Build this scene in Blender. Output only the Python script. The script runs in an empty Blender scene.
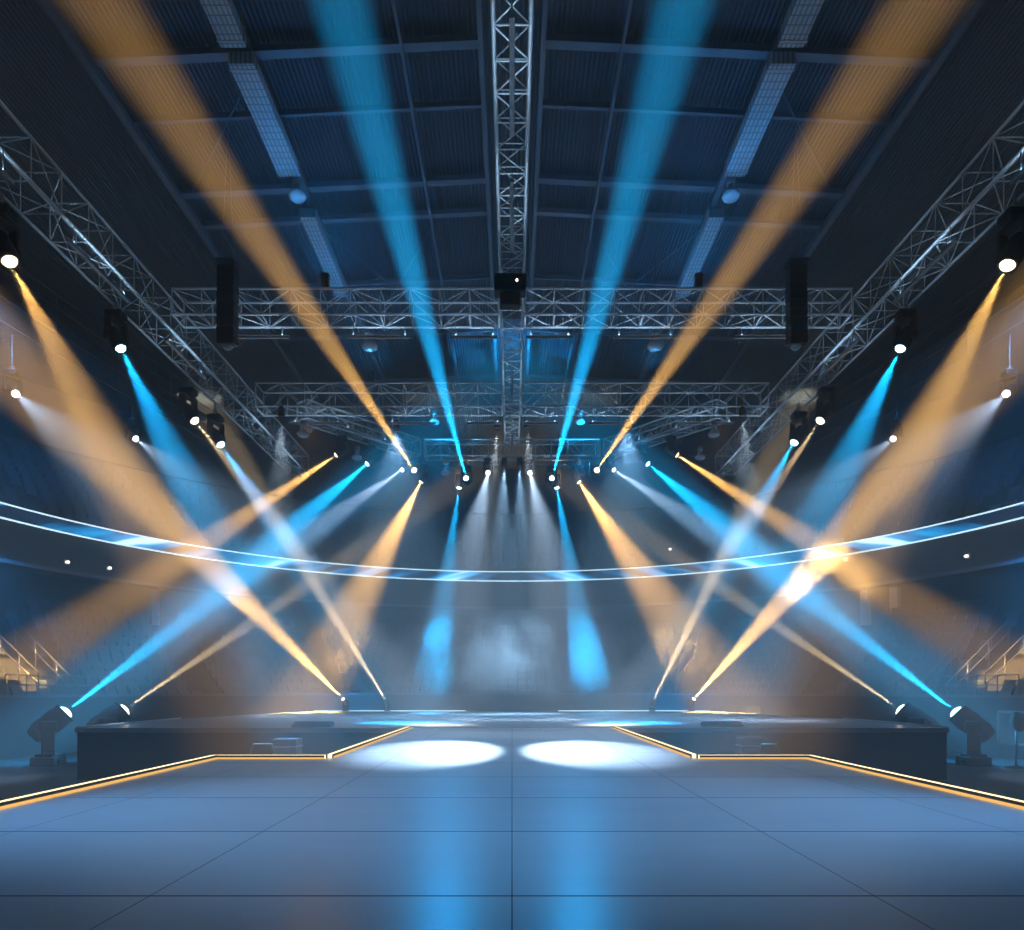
import bpy, bmesh, math, random
from mathutils import Vector, Matrix, Quaternion
random.seed(7)
S = bpy.context.scene
C = S.collection
F = 700.0          # focal length in pixels of the 1024 x 930 frame
CAMZ = 2.37
DECK = 1.37        # stage deck height
RC = 21.0          # the bowl's centre lies at y = RC
V = Vector

def at(px, py, Y):
    return V(((px - 512) * Y / F, Y, CAMZ + (690 - py) * Y / F))

# ------------------------------------------------------------------ materials
def mat(name, color=(.5, .5, .5), rough=.6, metal=0.0, spec=.5):
    m = bpy.data.materials.new(name); m.use_nodes = True
    b = m.node_tree.nodes['Principled BSDF']
    b.inputs['Base Color'].default_value = (*color, 1)
    b.inputs['Roughness'].default_value = rough
    b.inputs['Metallic'].default_value = metal
    b.inputs['Specular IOR Level'].default_value = spec
    return m

def noise_mat(name, c0, c1, scale, r0, r1, metal=0.0, stretch=(1, 1, 1), spec=.5, bump=0.0):
    m = mat(name, c0, r0, metal, spec)
    nt = m.node_tree; N = nt.nodes; L = nt.links
    b = N['Principled BSDF']
    tc = N.new('ShaderNodeTexCoord'); mp = N.new('ShaderNodeMapping')
    mp.inputs['Scale'].default_value = stretch
    nz = N.new('ShaderNodeTexNoise'); nz.inputs['Scale'].default_value = scale; nz.inputs['Detail'].default_value = 5
    L.new(tc.outputs['Object'], mp.inputs['Vector']); L.new(mp.outputs[0], nz.inputs['Vector'])
    cr = N.new('ShaderNodeValToRGB')
    cr.color_ramp.elements[0].position = .3; cr.color_ramp.elements[1].position = .7
    cr.color_ramp.elements[0].color = (*c0, 1); cr.color_ramp.elements[1].color = (*c1, 1)
    L.new(nz.outputs['Fac'], cr.inputs[0]); L.new(cr.outputs[0], b.inputs['Base Color'])
    mr = N.new('ShaderNodeMapRange'); mr.inputs['To Min'].default_value = r0; mr.inputs['To Max'].default_value = r1
    L.new(nz.outputs['Fac'], mr.inputs['Value']); L.new(mr.outputs[0], b.inputs['Roughness'])
    if bump:
        bp = N.new('ShaderNodeBump'); bp.inputs['Strength'].default_value = bump; bp.inputs['Distance'].default_value = .01
        L.new(nz.outputs['Fac'], bp.inputs['Height']); L.new(bp.outputs[0], b.inputs['Normal'])
    return m

def emit(name, color, strength):
    m = bpy.data.materials.new(name); m.use_nodes = True
    nt = m.node_tree; nt.nodes.clear()
    e = nt.nodes.new('ShaderNodeEmission'); o = nt.nodes.new('ShaderNodeOutputMaterial')
    e.inputs[0].default_value = (*color, 1); e.inputs[1].default_value = strength
    nt.links.new(e.outputs[0], o.inputs[0])
    return m

M = {}
M['alu'] = noise_mat('aluminium_tube', (.72, .74, .76), (.84, .85, .86), 6, .3, .45, metal=.15)
M['black'] = noise_mat('black_housing', (.007, .007, .008), (.013, .013, .015), 9, .4, .6)
M['rubber'] = mat('black_rubber', (.012, .012, .012), .75)
M['steel'] = noise_mat('brushed_steel', (.4, .42, .44), (.55, .56, .58), 12, .3, .5, metal=.9)
M['rail'] = noise_mat('rail_steel', (.2, .205, .21), (.26, .265, .27), 8, .35, .5, metal=.6)
M['roof'] = None
M['beam'] = noise_mat('roof_steel_paint', (.11, .15, .2), (.14, .19, .25), 3, .5, .7)
M['concrete'] = noise_mat('stand_concrete', (.018, .021, .027), (.028, .032, .04), 1.5, .7, .9)
M['wallp'] = noise_mat('dark_wall_paint', (.02, .026, .034), (.032, .04, .05), .8, .6, .85)
M['seat'] = noise_mat('seat_plastic', (.07, .095, .13), (.11, .14, .18), 3, .22, .36)
M['floor'] = noise_mat('arena_floor', (.02, .022, .026), (.035, .038, .044), .6, .35, .55)
M['skirt'] = noise_mat('stage_skirt', (.012, .013, .016), (.02, .021, .026), 2, .45, .7, stretch=(6, 6, .3))
M['fascia'] = noise_mat('fascia_cladding', (.012, .014, .018), (.02, .023, .028), 2, .5, .7)
M['white'] = noise_mat('white_trim', (.7, .71, .73), (.8, .8, .82), 5, .35, .5)
M['grey'] = noise_mat('grey_case', (.1, .12, .15), (.14, .16, .19), 5, .45, .6)
M['glassy'] = noise_mat('frosted_dome', (.6, .63, .68), (.7, .73, .78), 5, .25, .4)
M['warm_led'] = emit('warm_led', (1.0, .74, .38), 2.8)
M['gold_glow'] = emit('gold_glow', (1.0, .55, .14), 1.1)  # reflected gold glow beside the LED edging, put in as emission
M['cool_led'] = emit('cool_led', (.6, .86, 1.0), 2.2)
M['lamp_white'] = emit('small_white_lamp', (1, .9, .8), 5)
LENS = {'gold': emit('lens_gold', (1.0, .8, .48), 9), 'blue': emit('lens_blue', (.55, .85, 1.0), 9),
        'white': emit('lens_white', (.95, .97, 1.0), 9), 'warm': emit('lens_warm', (1.0, .86, .66), 9)}
COL = {'gold': (1.0, .54, .14), 'blue': (.004, .40, .88), 'white': (.5, .72, 1.0), 'warm': (1.0, .74, .42)}

def deck_material(name, w, h, base, rough, offx=0, offy=0, ior=1.6):
    m = mat(name, base, rough)
    nt = m.node_tree; N = nt.nodes; L = nt.links; b = N['Principled BSDF']
    b.inputs['IOR'].default_value = ior
    tc = N.new('ShaderNodeTexCoord'); mp = N.new('ShaderNodeMapping')
    mp.inputs['Location'].default_value = (offx, offy, 0)
    L.new(tc.outputs['Object'], mp.inputs['Vector'])
    c = V(base); outs = []
    for bw, rh, mo in ((w, 400, .0032), (400, h, .01)):
        br = N.new('ShaderNodeTexBrick'); br.offset = 0; br.squash = 1
        br.inputs['Scale'].default_value = 1; br.inputs['Brick Width'].default_value = bw; br.inputs['Row Height'].default_value = rh
        br.inputs['Mortar Size'].default_value = mo; br.inputs['Mortar Smooth'].default_value = .2
        m0 = N.new('ShaderNodeMapping'); m0.inputs['Location'].default_value = (0 if bw < 99 else 200, 0 if rh < 99 else 200, 0)
        L.new(mp.outputs[0], m0.inputs['Vector']); L.new(m0.outputs[0], br.inputs['Vector']); outs.append(br.outputs['Fac'])
    mx_ = N.new('ShaderNodeMath'); mx_.operation = 'MAXIMUM'; L.new(outs[0], mx_.inputs[0]); L.new(outs[1], mx_.inputs[1])
    nz = N.new('ShaderNodeTexNoise'); nz.inputs['Scale'].default_value = 1.3; nz.inputs['Detail'].default_value = 6
    mp2 = N.new('ShaderNodeMapping'); mp2.inputs['Scale'].default_value = (.6, 2.2, 1)
    L.new(tc.outputs['Object'], mp2.inputs['Vector']); L.new(mp2.outputs[0], nz.inputs['Vector'])
    cr = N.new('ShaderNodeValToRGB'); cr.color_ramp.elements[0].color = (*(c * .95), 1); cr.color_ramp.elements[1].color = (*(c * 1.05), 1)
    cr.color_ramp.elements[0].position = .3; cr.color_ramp.elements[1].position = .7
    L.new(nz.outputs['Fac'], cr.inputs[0])
    mx = N.new('ShaderNodeMix'); mx.data_type = 'RGBA'; mx.inputs[7].default_value = (.1, .11, .12, 1)
    L.new(mx_.outputs[0], mx.inputs['Factor']); L.new(cr.outputs[0], mx.inputs[6])
    L.new(mx.outputs[2], b.inputs['Base Color'])
    mr = N.new('ShaderNodeMapRange'); mr.inputs['To Min'].default_value = rough - .015; mr.inputs['To Max'].default_value = rough + .02
    L.new(nz.outputs['Fac'], mr.inputs['Value'])
    ad = N.new('ShaderNodeMath'); ad.operation = 'MULTIPLY_ADD'; ad.inputs[1].default_value = .5; L.new(mx_.outputs[0], ad.inputs[0]); L.new(mr.outputs[0], ad.inputs[2])
    L.new(ad.outputs[0], b.inputs['Roughness'])
    sm = N.new('ShaderNodeMath'); sm.operation = 'MULTIPLY_ADD'; sm.inputs[1].default_value = -.5; sm.inputs[2].default_value = .5; L.new(mx_.outputs[0], sm.inputs[0])
    L.new(sm.outputs[0], b.inputs['Specular IOR Level'])
    return m
M['deck'] = deck_material('runway_deck', 1.76, 1.55, (.6, .64, .7), .3, 0, .6)
M['stagedeck'] = deck_material('stage_deck', 2.4, 2.4, (.42, .46, .52), .24, 0, .4, 1.3)

def roof_material():
    m = mat('corrugated_roof', (.03, .05, .08), .6)
    nt = m.node_tree; N = nt.nodes; L = nt.links; b = N['Principled BSDF']
    tc = N.new('ShaderNodeTexCoord'); wv = N.new('ShaderNodeTexWave'); wv.bands_direction = 'X'
    wv.inputs['Scale'].default_value = 2.6; wv.inputs['Distortion'].default_value = 0
    L.new(tc.outputs['Object'], wv.inputs['Vector'])
    bp = N.new('ShaderNodeBump'); bp.inputs['Strength'].default_value = .9; bp.inputs['Distance'].default_value = .06
    L.new(wv.outputs['Fac'], bp.inputs['Height']); L.new(bp.outputs[0], b.inputs['Normal'])
    return m
M['roof'] = roof_material()

def duct_material():
    m = mat('perforated_duct', (.62, .66, .72), .5)
    nt = m.node_tree; N = nt.nodes; L = nt.links; b = N['Principled BSDF']
    tc = N.new('ShaderNodeTexCoord'); br = N.new('ShaderNodeTexBrick'); br.offset = 0
    br.inputs['Scale'].default_value = 1; br.inputs['Brick Width'].default_value = .11; br.inputs['Row Height'].default_value = .22
    br.inputs['Mortar Size'].default_value = .018
    br.inputs['Color1'].default_value = (.62, .66, .72, 1); br.inputs['Color2'].default_value = (.5, .55, .6, 1); br.inputs['Mortar'].default_value = (.12, .13, .15, 1)
    L.new(tc.outputs['Object'], br.inputs['Vector']); L.new(br.outputs['Color'], b.inputs['Base Color'])
    return m
M['duct'] = duct_material()

# ------------------------------------------------------------------ mesh builder
class MB:
    def __init__(self): self.v = []; self.f = []; self.sm = []; self.uv = None
    def add(self, vs, fs, smooth=False):
        b = len(self.v); self.v += [V(x) for x in vs]
        self.f += [tuple(b + i for i in f) for f in fs]; self.sm += [smooth] * len(fs)
    def box(self, c, s, rot=None, bev=0.0):
        c = V(c); hx, hy, hz = s[0] / 2, s[1] / 2, s[2] / 2
        if bev <= 0:
            vs = [V((x, y, z)) for x in (-hx, hx) for y in (-hy, hy) for z in (-hz, hz)]
            fs = [(0, 1, 3, 2), (4, 6, 7, 5), (0, 4, 5, 1), (2, 3, 7, 6), (0, 2, 6, 4), (1, 5, 7, 3)]
        else:
            bm = bmesh.new(); bmesh.ops.create_cube(bm, size=1)
            for w in bm.verts: w.co = V((w.co.x * s[0], w.co.y * s[1], w.co.z * s[2]))
            bmesh.ops.bevel(bm, geom=list(bm.edges), offset=bev, segments=2, affect='EDGES', profile=.6)
            bm.verts.index_update(); vs = [w.co.copy() for w in bm.verts]; fs = [tuple(w.index for w in f.verts) for f in bm.faces]; bm.free()
        if rot is not None: vs = [rot @ w for w in vs]
        self.add([w + c for w in vs], fs)
        return self
    def tube(self, p0, p1, r, n=8, r1=None, caps=True):
        p0, p1 = V(p0), V(p1); d = (p1 - p0)
        if d.length < 1e-6: return self
        q = d.to_track_quat('Z', 'Y'); r1 = r if r1 is None else r1
        vs = []
        for k in range(n):
            a = 2 * math.pi * k / n; u = V((math.cos(a), math.sin(a), 0))
            vs.append(p0 + q @ (u * r)); vs.append(p1 + q @ (u * r1))
        fs = [(2 * k, 2 * ((k + 1) % n), 2 * ((k + 1) % n) + 1, 2 * k + 1) for k in range(n)]
        self.add(vs, fs, True)
        if caps:
            b = len(self.v) - 2 * n
            self.f.append(tuple(b + 2 * k for k in reversed(range(n)))); self.f.append(tuple(b + 2 * k + 1 for k in range(n))); self.sm += [False, False]
        return self
    def path(self, pts, r, n=8):
        pts = [V(p) for p in pts]
        rings = []
        for i, p in enumerate(pts):
            d = (pts[min(i + 1, len(pts) - 1)] - pts[max(i - 1, 0)]).normalized()
            up = V((0, 0, 1)) if abs(d.z) < .95 else V((0, 1, 0))
            s = d.cross(up).normalized(); t = s.cross(d).normalized()
            rings.append([p + s * (r * math.cos(2 * math.pi * k / n)) + t * (r * math.sin(2 * math.pi * k / n)) for k in range(n)])
        vs = [w for ring in rings for w in ring]; fs = []
        for i in range(len(pts) - 1):
            for k in range(n): fs.append((i * n + k, i * n + (k + 1) % n, (i + 1) * n + (k + 1) % n, (i + 1) * n + k))
        fs.append(tuple(range(n))[::-1]); fs.append(tuple((len(pts) - 1) * n + k for k in range(n)))
        self.add(vs, fs, True); return self
    def lathe(self, prof, n=20, M4=None):
        # prof: (r, z) pairs round the z axis
        vs = []; fs = []; m = len(prof)
        for k in range(n):
            a = 2 * math.pi * k / n
            for r, z in prof: vs.append(V((r * math.cos(a), r * math.sin(a), z)))
        for k in range(n):
            for i in range(m - 1): fs.append((k * m + i, ((k + 1) % n) * m + i, ((k + 1) % n) * m + i + 1, k * m + i + 1))
        if M4 is not None: vs = [M4 @ w for w in vs]
        self.add(vs, fs, True); return self
    def prism(self, poly, z0, z1):
        n = len(poly)
        vs = [V((x, y, z0)) for x, y in poly] + [V((x, y, z1)) for x, y in poly]
        fs = [tuple(range(n))[::-1], tuple(range(n, 2 * n))] + [(i, (i + 1) % n, n + (i + 1) % n, n + i) for i in range(n)]
        self.add(vs, fs); return self
    def revolve(self, prof, a0, a1, n, cy=RC, close=False):
        # prof: (r, z) swept about the bowl's axis; angle 0 = straight back (+y)
        m = len(prof); vs = []; fs = []
        for k in range(n + 1):
            a = a0 + (a1 - a0) * k / n
            for r, z in prof: vs.append(V((r * math.sin(a), cy + r * math.cos(a), z)))
        mm = m if close else m - 1
        for k in range(n):
            for i in range(mm):
                j = (i + 1) % m
                fs.append((k * m + i, k * m + j, (k + 1) * m + j, (k + 1) * m + i))
        if close: fs += [tuple(range(m)), tuple(n * m + i for i in reversed(range(m)))]
        self.add(vs, fs); return self
    def mesh(self, name, m):
        me = bpy.data.meshes.new(name); me.from_pydata([tuple(v) for v in self.v], [], self.f)
        me.materials.append(m)
        me.polygons.foreach_set('use_smooth', self.sm)
        bm = bmesh.new(); bm.from_mesh(me); bmesh.ops.recalc_face_normals(bm, faces=bm.faces); bm.to_mesh(me); bm.free()
        me.update(); return me
    def build(self, name, m, parent=None):
        return link(name, self.mesh(name, m), parent)

def link(name, me, parent=None, mw=None):
    o = bpy.data.objects.new(name, me); C.objects.link(o)
    if parent is not None: o.parent = parent
    if mw is not None: o.matrix_local = mw
    return o
def tag(o, label=None, cat=None, group=None, kind=None):
    if label: o['label'] = label
    if cat: o['category'] = cat
    if group: o['group'] = group
    if kind: o['kind'] = kind
    return o
def empty(name, loc, label=None, cat=None, group=None, rz=0.0):
    o = bpy.data.objects.new(name, None); C.objects.link(o); o.location = loc; o.rotation_euler.z = rz
    o.empty_display_size = .2
    return tag(o, label, cat, group)
def struct(name, mb, m, label=None):
    o = mb.build(name, m); o['kind'] = 'structure'
    if label: o['label'] = label
    return o
def side(sx): return 'left' if sx < 0 else 'right'

# ------------------------------------------------------------------ hall shell
ROOFH = CAMZ + 16.0
A0, A1 = math.radians(-114), math.radians(114)
struct('floor', MB().box((0, 22, -.1), (74, 72, .2)), M['floor'])
rb = MB()
def roof_z(x): return ROOFH - abs(x) * .05
rb.add([(-36, -12, roof_z(36)), (0, -12, ROOFH), (36, -12, roof_z(36)), (-36, 57, roof_z(36)), (0, 57, ROOFH), (36, 57, roof_z(36)),
        (-36, -12, roof_z(36) + .3), (0, -12, ROOFH + .3), (36, -12, roof_z(36) + .3), (-36, 57, roof_z(36) + .3), (0, 57, ROOFH + .3), (36, 57, roof_z(36) + .3)],
       [(0, 1, 4, 3), (1, 2, 5, 4), (6, 9, 10, 7), (7, 10, 11, 8), (0, 6, 7, 1), (1, 7, 8, 2), (3, 4, 10, 9), (4, 5, 11, 10), (0, 3, 9, 6), (2, 8, 11, 5)])
struct('ceiling', rb, M['roof'])
HZ = roof_z(36) + .2
struct('wall_back', MB().box((0, 57.15, HZ / 2), (74, .3, HZ)), M['wallp'])
struct('wall_front', MB().box((0, -12.15, HZ / 2), (74, .3, HZ)), M['wallp'])
struct('wall_left', MB().box((-36.15, 22.5, HZ / 2), (.3, 69, HZ)), M['wallp'])
struct('wall_right', MB().box((36.15, 22.5, HZ / 2), (.3, 69, HZ)), M['wallp'])

# roof steel: purlins across (each half slopes up to the ridge), rafters running back
for Y, w in ((13.4, .2), (16.95, .24), (18.75, .1), (21.5, .24), (22.97, .2), (26.6, .1), (30.5, .1), (35, .1)):
    for sx in (-1, 1):
        p0, p1 = V((sx * .75, Y, roof_z(.75) - .25)), V((sx * 10.4, Y, roof_z(10.4) - .25))
        d = p1 - p0; rot = d.to_track_quat('X', 'Z').to_matrix()
        struct('ceiling_beam', MB().box((p0 + p1) / 2, (d.length, w, .16), rot), M['beam'])
for X, w in ((.75, .12), (2.65, .07), (6.3, .16), (10.2, .18)):
    for sx in (-1, 1):
        struct('ceiling_beam', MB().box((sx * X, 24, roof_z(X) - .42), (w, 56, .18)), M['beam'])
# thin cross bracing
for sx in (-1, 1):
    for (x0, y0, x1, y1) in ((2.65, 23.5, 6.3, 30.5), (6.3, 23.5, 2.65, 30.5), (6.3, 26.6, 10.2, 35), (6.3, 17.2, 10.2, 21.9)):
        struct('ceiling_beam', MB().tube((sx * x0, y0, roof_z(x0) - .3), (sx * x1, y1, roof_z(x1) - .3), .03, 6), M['beam'])

# the bowl
def H(h): return CAMZ + h
lw = 17.6
prof = [(lw, 0.0), (lw, 2.15), (lw + .18, 2.15), (lw + .18, 1.5)]
NR = 11
for i in range(NR):
    r0 = lw + .18 + .58 * i; z = 1.5 + .42 * i
    prof += [(r0, z), (r0 + .58, z)]
rl = lw + .18 + .58 * NR
prof += [(rl + .9, 1.5 + .42 * (NR - 1)), (rl + .9, H(6.0))]
struct('lower_stand', MB().revolve(prof, A0, A1, 120), M['concrete'])
NU = 12
prof = [(rl + .9, H(5.4)), (19.0, H(4.6)), (18.96, H(4.62)), (18.96, H(6.85)), (19.05, H(6.85)), (19.05, H(6.3))]
for i in range(NU):
    r0 = 19.05 + .62 * i; z = H(6.3) + .42 * i
    prof += [(r0, z), (r0 + .62, z)]
ru = 19.05 + .62 * NU
struct('upper_stand', MB().revolve(prof, A0, A1, 120), M['concrete'])
struct('wall_bowl', MB().revolve([(ru, H(6.3) + .42 * (NU - 1)), (ru, H(11.95)), (ru - .25, H(11.95)), (ru - .25, H(12.9)), (ru, H(12.9)), (ru, H(15))], A0, A1, 120), M['wallp'])
struct('trim_1', MB().revolve([(18.86, H(4.6)), (18.78, H(4.6)), (18.78, H(4.74)), (18.86, H(4.74))], A0, A1, 120, close=True), M['beam'])
struct('trim_3', MB().revolve([(18.95, H(4.75)), (18.9, H(4.75)), (18.9, H(6.14)), (18.95, H(6.14))], A0, A1, 120, close=True), M['fascia'])
struct('trim_2', MB().revolve([(lw - .04, 2.1), (lw + .02, 2.1), (lw + .02, 2.2), (lw - .04, 2.2)], A0, A1, 120, close=True), M['beam'])

# pillars at the back of the lower tier
for px in (128, 893, 912):
    a = math.asin(max(-1, min(1, (px - 512) / F * 33.5 / 24)))
    o = MB().box((0, 0, 0), (.42, .42, 1.9), None, .03)
    st = struct('pillar', o, M['white']); st.location = (24.6 * math.sin(a), RC + 24.6 * math.cos(a), 6.67); st.rotation_euler.z = -a

# ------------------------------------------------------------------ stage
poly = [(-11.5, 18.4), (11.5, 18.4), (11.5, 24.2), (9.5, 33.3), (-9.5, 33.3), (-11.5, 24.2)]
stg = empty('main_stage', (0, 18.4, 0), 'wide raised main stage with a glossy deck and black skirt behind the runway', 'stage')
def shifted(mb, o):
    for v in mb.v: v -= o.location
    return mb
shifted(MB().prism(poly, DECK - .12, DECK), stg).build('deck', M['stagedeck'], stg)
ins = [(x * .997, y + (.06 if y < 20 else -.06)) for x, y in poly]
shifted(MB().prism(ins, 0, DECK - .12), stg).build('skirt', M['skirt'], stg)
for sx in (-1, 1):
    mb = MB(); mb.path([(sx * 11.46, 18.45, DECK + .02), (sx * 11.46, 24.2, DECK + .02)], .03, 6)
    o = shifted(mb, stg).build('side_edge_strip', M['white'], stg)
    mb = MB(); mb.path([(sx * 9.4, 33.25, DECK + .015), (sx * 2.2, 33.25, DECK + .015)], .022, 6)
    shifted(mb, stg).build('rear_edge_light', M['cool_led'], stg)

BX, CX, YF, YS = 4.38, 2.72, 10.25, 18.38
poly = [(-BX, -3), (BX, -3), (BX, YF), (CX, YF), (CX, YS), (-CX, YS), (-CX, YF), (-BX, YF)]
rw = empty('runway', (0, 4, 0), 'grey panelled runway deck that narrows into a catwalk to the main stage', 'runway')
shifted(MB().prism(poly, DECK - .12, DECK), rw).build('deck', M['deck'], rw)
ins = [(x * .985, y - (.05 if y > 0 else -.05)) for x, y in poly]
shifted(MB().prism(ins, 0, DECK - .12), rw).build('skirt', M['skirt'], rw)

# LED edging of the runway: one strip per side with a bright bar, a dark channel and a gold inner bar painting its glow on the deck
for sx in (-1, 1):
    st = empty('led_edge_strip', (sx * BX, YF, DECK), 'glowing warm LED edging along the %s rim of the runway' % side(sx), 'light strip')
    runs = [((BX, -2.5), (BX, YF)), ((BX, YF), (CX, YF)), ((CX, YF), (CX, YS))]
    for (a, b) in runs:
        a, b = V((a[0] * sx, a[1], 0)), V((b[0] * sx, b[1], 0))
        if a.x == b.x and a.y == YF: a.y += .1
        d = (b - a).normalized(); nrm = V((-d.y, d.x, 0))
        if nrm.x * sx > 0 or (abs(nrm.x) < .1 and nrm.y > 0): nrm = -nrm      # towards the deck's middle
        if abs(d.x) > .9: nrm = V((0, -1, 0))
        rot = d.to_track_quat('X', 'Z').to_matrix(); L = (b - a).length; mid = (a + b) / 2
        for nm, off, w, h, m in (('light_bar', .025, .062, .05, M['warm_led']), ('channel', .068, .022, .05, M['rubber']), ('inner_glow_bar', .095, .03, .022, M['gold_glow'])):
            c = mid + nrm * off + V((0, 0, DECK + h / 2)) - st.location
            MB().box(c, (L - .02, w, h), rot).build(nm, m, st)

# ------------------------------------------------------------------ ribbon screen
def ribbon_material():
    m = bpy.data.materials.new('ribbon_screen'); m.use_nodes = True
    nt = m.node_tree; N = nt.nodes; L = nt.links; N.clear()
    out = N.new('ShaderNodeOutputMaterial'); b = N.new('ShaderNodeBsdfPrincipled')
    b.inputs['Base Color'].default_value = (.02, .03, .05, 1); b.inputs['Roughness'].default_value = .3
    uv = N.new('ShaderNodeUVMap'); sp = N.new('ShaderNodeSeparateXYZ'); L.new(uv.outputs[0], sp.inputs[0])
    # slanted swooshes: coordinate u + .9 v (bands), broken up by noise
    def math_(op, a, b_=None):
        n = N.new('ShaderNodeMath'); n.operation = op
        for i, x in enumerate((a, b_)):
            if x is None: continue
            if isinstance(x, (int, float)): n.inputs[i].default_value = x
            else: L.new(x, n.inputs[i])
        return n.outputs[0]
    au = math_('ABSOLUTE', sp.outputs[0])
    sk = math_('ADD', au, math_('MULTIPLY', sp.outputs[1], 1.3))
    cv = N.new('ShaderNodeCombineXYZ'); L.new(sk, cv.inputs[0]); L.new(math_('MULTIPLY', sp.outputs[1], .5), cv.inputs[1])
    nz = N.new('ShaderNodeTexNoise'); nz.inputs['Scale'].default_value = .42; nz.inputs['Detail'].default_value = 2.2
    L.new(cv.outputs[0], nz.inputs['Vector'])
    cr = N.new('ShaderNodeValToRGB'); e = cr.color_ramp.elements
    e[0].position = .44; e[0].color = (.002, .012, .035, 1); e[1].position = .66; e[1].color = (.8, 1.4, 1.8, 1)
    k = cr.color_ramp.elements.new(.49); k.color = (.003, .12, .32, 1)
    k = cr.color_ramp.elements.new(.57); k.color = (.02, .42, .95, 1)
    L.new(nz.outputs['Fac'], cr.inputs[0])
    em = N.new('ShaderNodeEmission'); L.new(cr.outputs[0], em.inputs[0]); em.inputs[1].default_value = 1.7
    ad = N.new('ShaderNodeAddShader'); L.new(b.outputs[0], ad.inputs[0]); L.new(em.outputs[0], ad.inputs[1]); L.new(ad.outputs[0], out.inputs[0])
    return m
M['ribbon'] = ribbon_material()
rbn = empty('ribbon_screen', (0, RC + 18.85, H(6.2)), 'curved blue LED ribbon screen running round the front of the upper tier', 'screen')
nseg = 160; mb = MB(); RR = 18.82
rows = [(RR + .06, H(6.2)), (RR, H(6.2)), (RR, H(6.7)), (RR + .06, H(6.7))]
for k in range(nseg + 1):
    a = A0 + (A1 - A0) * k / nseg
    for r, z in rows: mb.v.append(V((r * math.sin(a), RC + r * math.cos(a), z)))
for k in range(nseg):
    for i in range(4):
        j = (i + 1) % 4
        mb.f.append((k * 4 + i, k * 4 + j, (k + 1) * 4 + j, (k + 1) * 4 + i)); mb.sm.append(False)
shifted(mb, rbn)
me = mb.mesh('screen_face', M['ribbon'])
uvl = me.uv_layers.new(name='UVMap')
for p in me.polygons:
    for li in p.loop_indices:
        co = me.vertices[me.loops[li].vertex_index].co + rbn.location
        a = math.atan2(co.x, co.y - RC)
        uvl.data[li].uv = (a * RR, (co.z - H(6.2)) / .5)
link('screen_face', me, rbn)
for z in (6.17, 6.7):
    mb = MB(); mb.revolve([(RR - .05, H(z)), (RR + .03, H(z)), (RR + .03, H(z) + .045), (RR - .05, H(z) + .045)], A0, A1, nseg, close=True)
    shifted(mb, rbn).build('light_bar', M['cool_led'], rbn)

# ------------------------------------------------------------------ trusses
TB = H(10.28)   # underside of the truss grid
def truss(name, label, p0, p1, w, h, bay, group, rc=.032, rl=.014):
    p0, p1 = V(p0), V(p1)
    t = empty(name, (p0 + p1) / 2, label, 'truss', group)
    d = (p1 - p0); L = d.length; d.normalize()
    s = V((-d.y, d.x, 0)); u = V((0, 0, 1))
    n = max(2, round(L / bay))
    def pt(k, a, b): return p0 + d * (L * k) + s * (a * w / 2) + u * (b * h) - t.location
    for a in (-1, 1):
        for b in (0, 1):
            MB().tube(pt(0, a, b), pt(1, a, b), rc, 8).build('chord', M['alu'], t)
    mb = MB()
    for k in range(n):
        k0, k1 = k / n, (k + 1) / n
        fl = k % 2
        for a in (-1, 1):     # side faces zigzag
            mb.tube(pt(k0, a, fl), pt(k1, a, 1 - fl), rl, 5, caps=False)
        for b in (0, 1):      # top and bottom faces
            q = 1 if fl else -1
            mb.tube(pt(k0, q, b), pt(k1, -q, b), rl, 5, caps=False)
        if k % 2 == 0 or True:
            for a in (-1, 1): mb.tube(pt(k0, a, 0), pt(k0, a, 1), rl, 5, caps=False)
            for b in (0, 1): mb.tube(pt(k0, -1, b), pt(k0, 1, b), rl, 5, caps=False)
    mb.build('lattice', M['alu'], t)
    for e in (0, 1):
        m2 = MB()
        q = [(-1, 0), (1, 0), (1, 1), (-1, 1)]
        for i in range(4): m2.tube(pt(e, *q[i]), pt(e, *q[(i + 1) % 4]), rc * .9, 6)
        m2.build('end_frame', M['alu'], t)
    return t
SX = 9.82
G = 'overhead aluminium trusses'
truss('lighting_truss', 'long aluminium box truss running overhead down the middle of the hall', (0, 9.0, TB + .05), (0, 19.0, TB + .05), .6, .6, .62, G)
truss('lighting_truss', 'short middle truss hanging beyond the first cross trusses', (0, 20.0, TB + .05), (0, 25.25, TB + .05), .6, .6, .62, G)
truss('lighting_truss', 'short stub truss beyond the second cross truss, ending above the stage', (0, 26.35, TB + .05), (0, 29.2, TB + .05), .6, .6, .62, G)
for sx in (-1, 1):
    truss('lighting_truss', 'long %s side truss slanting down towards the stage in view' % side(sx), (sx * SX, 9.0, TB - .35), (sx * SX, 32.3, TB - .35), .86, .86, .95, G, .036, .015)
    truss('lighting_truss', 'nearer cross truss reaching from the middle truss to the %s side truss' % side(sx), (sx * .36, 19.5, TB), (sx * 9.3, 19.5, TB), .7, .7, .78, G)
    truss('lighting_truss', 'farther cross truss reaching from the middle truss to the %s side truss' % side(sx), (sx * .36, 25.8, TB), (sx * 9.3, 25.8, TB), .85, .85, .9, G)
    truss('lighting_truss', 'angled truss leading inward to the %s end of the rear truss' % side(sx), (sx * 8.0, 26.65, TB), (sx * 4.25, 30.85, TB), .65, .7, .7, G)
truss('lighting_truss', 'rear truss across the back of the stage between the two angled trusses', (-3.85, 31.0, TB), (3.85, 31.0, TB), .65, .7, .7, G)

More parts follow.
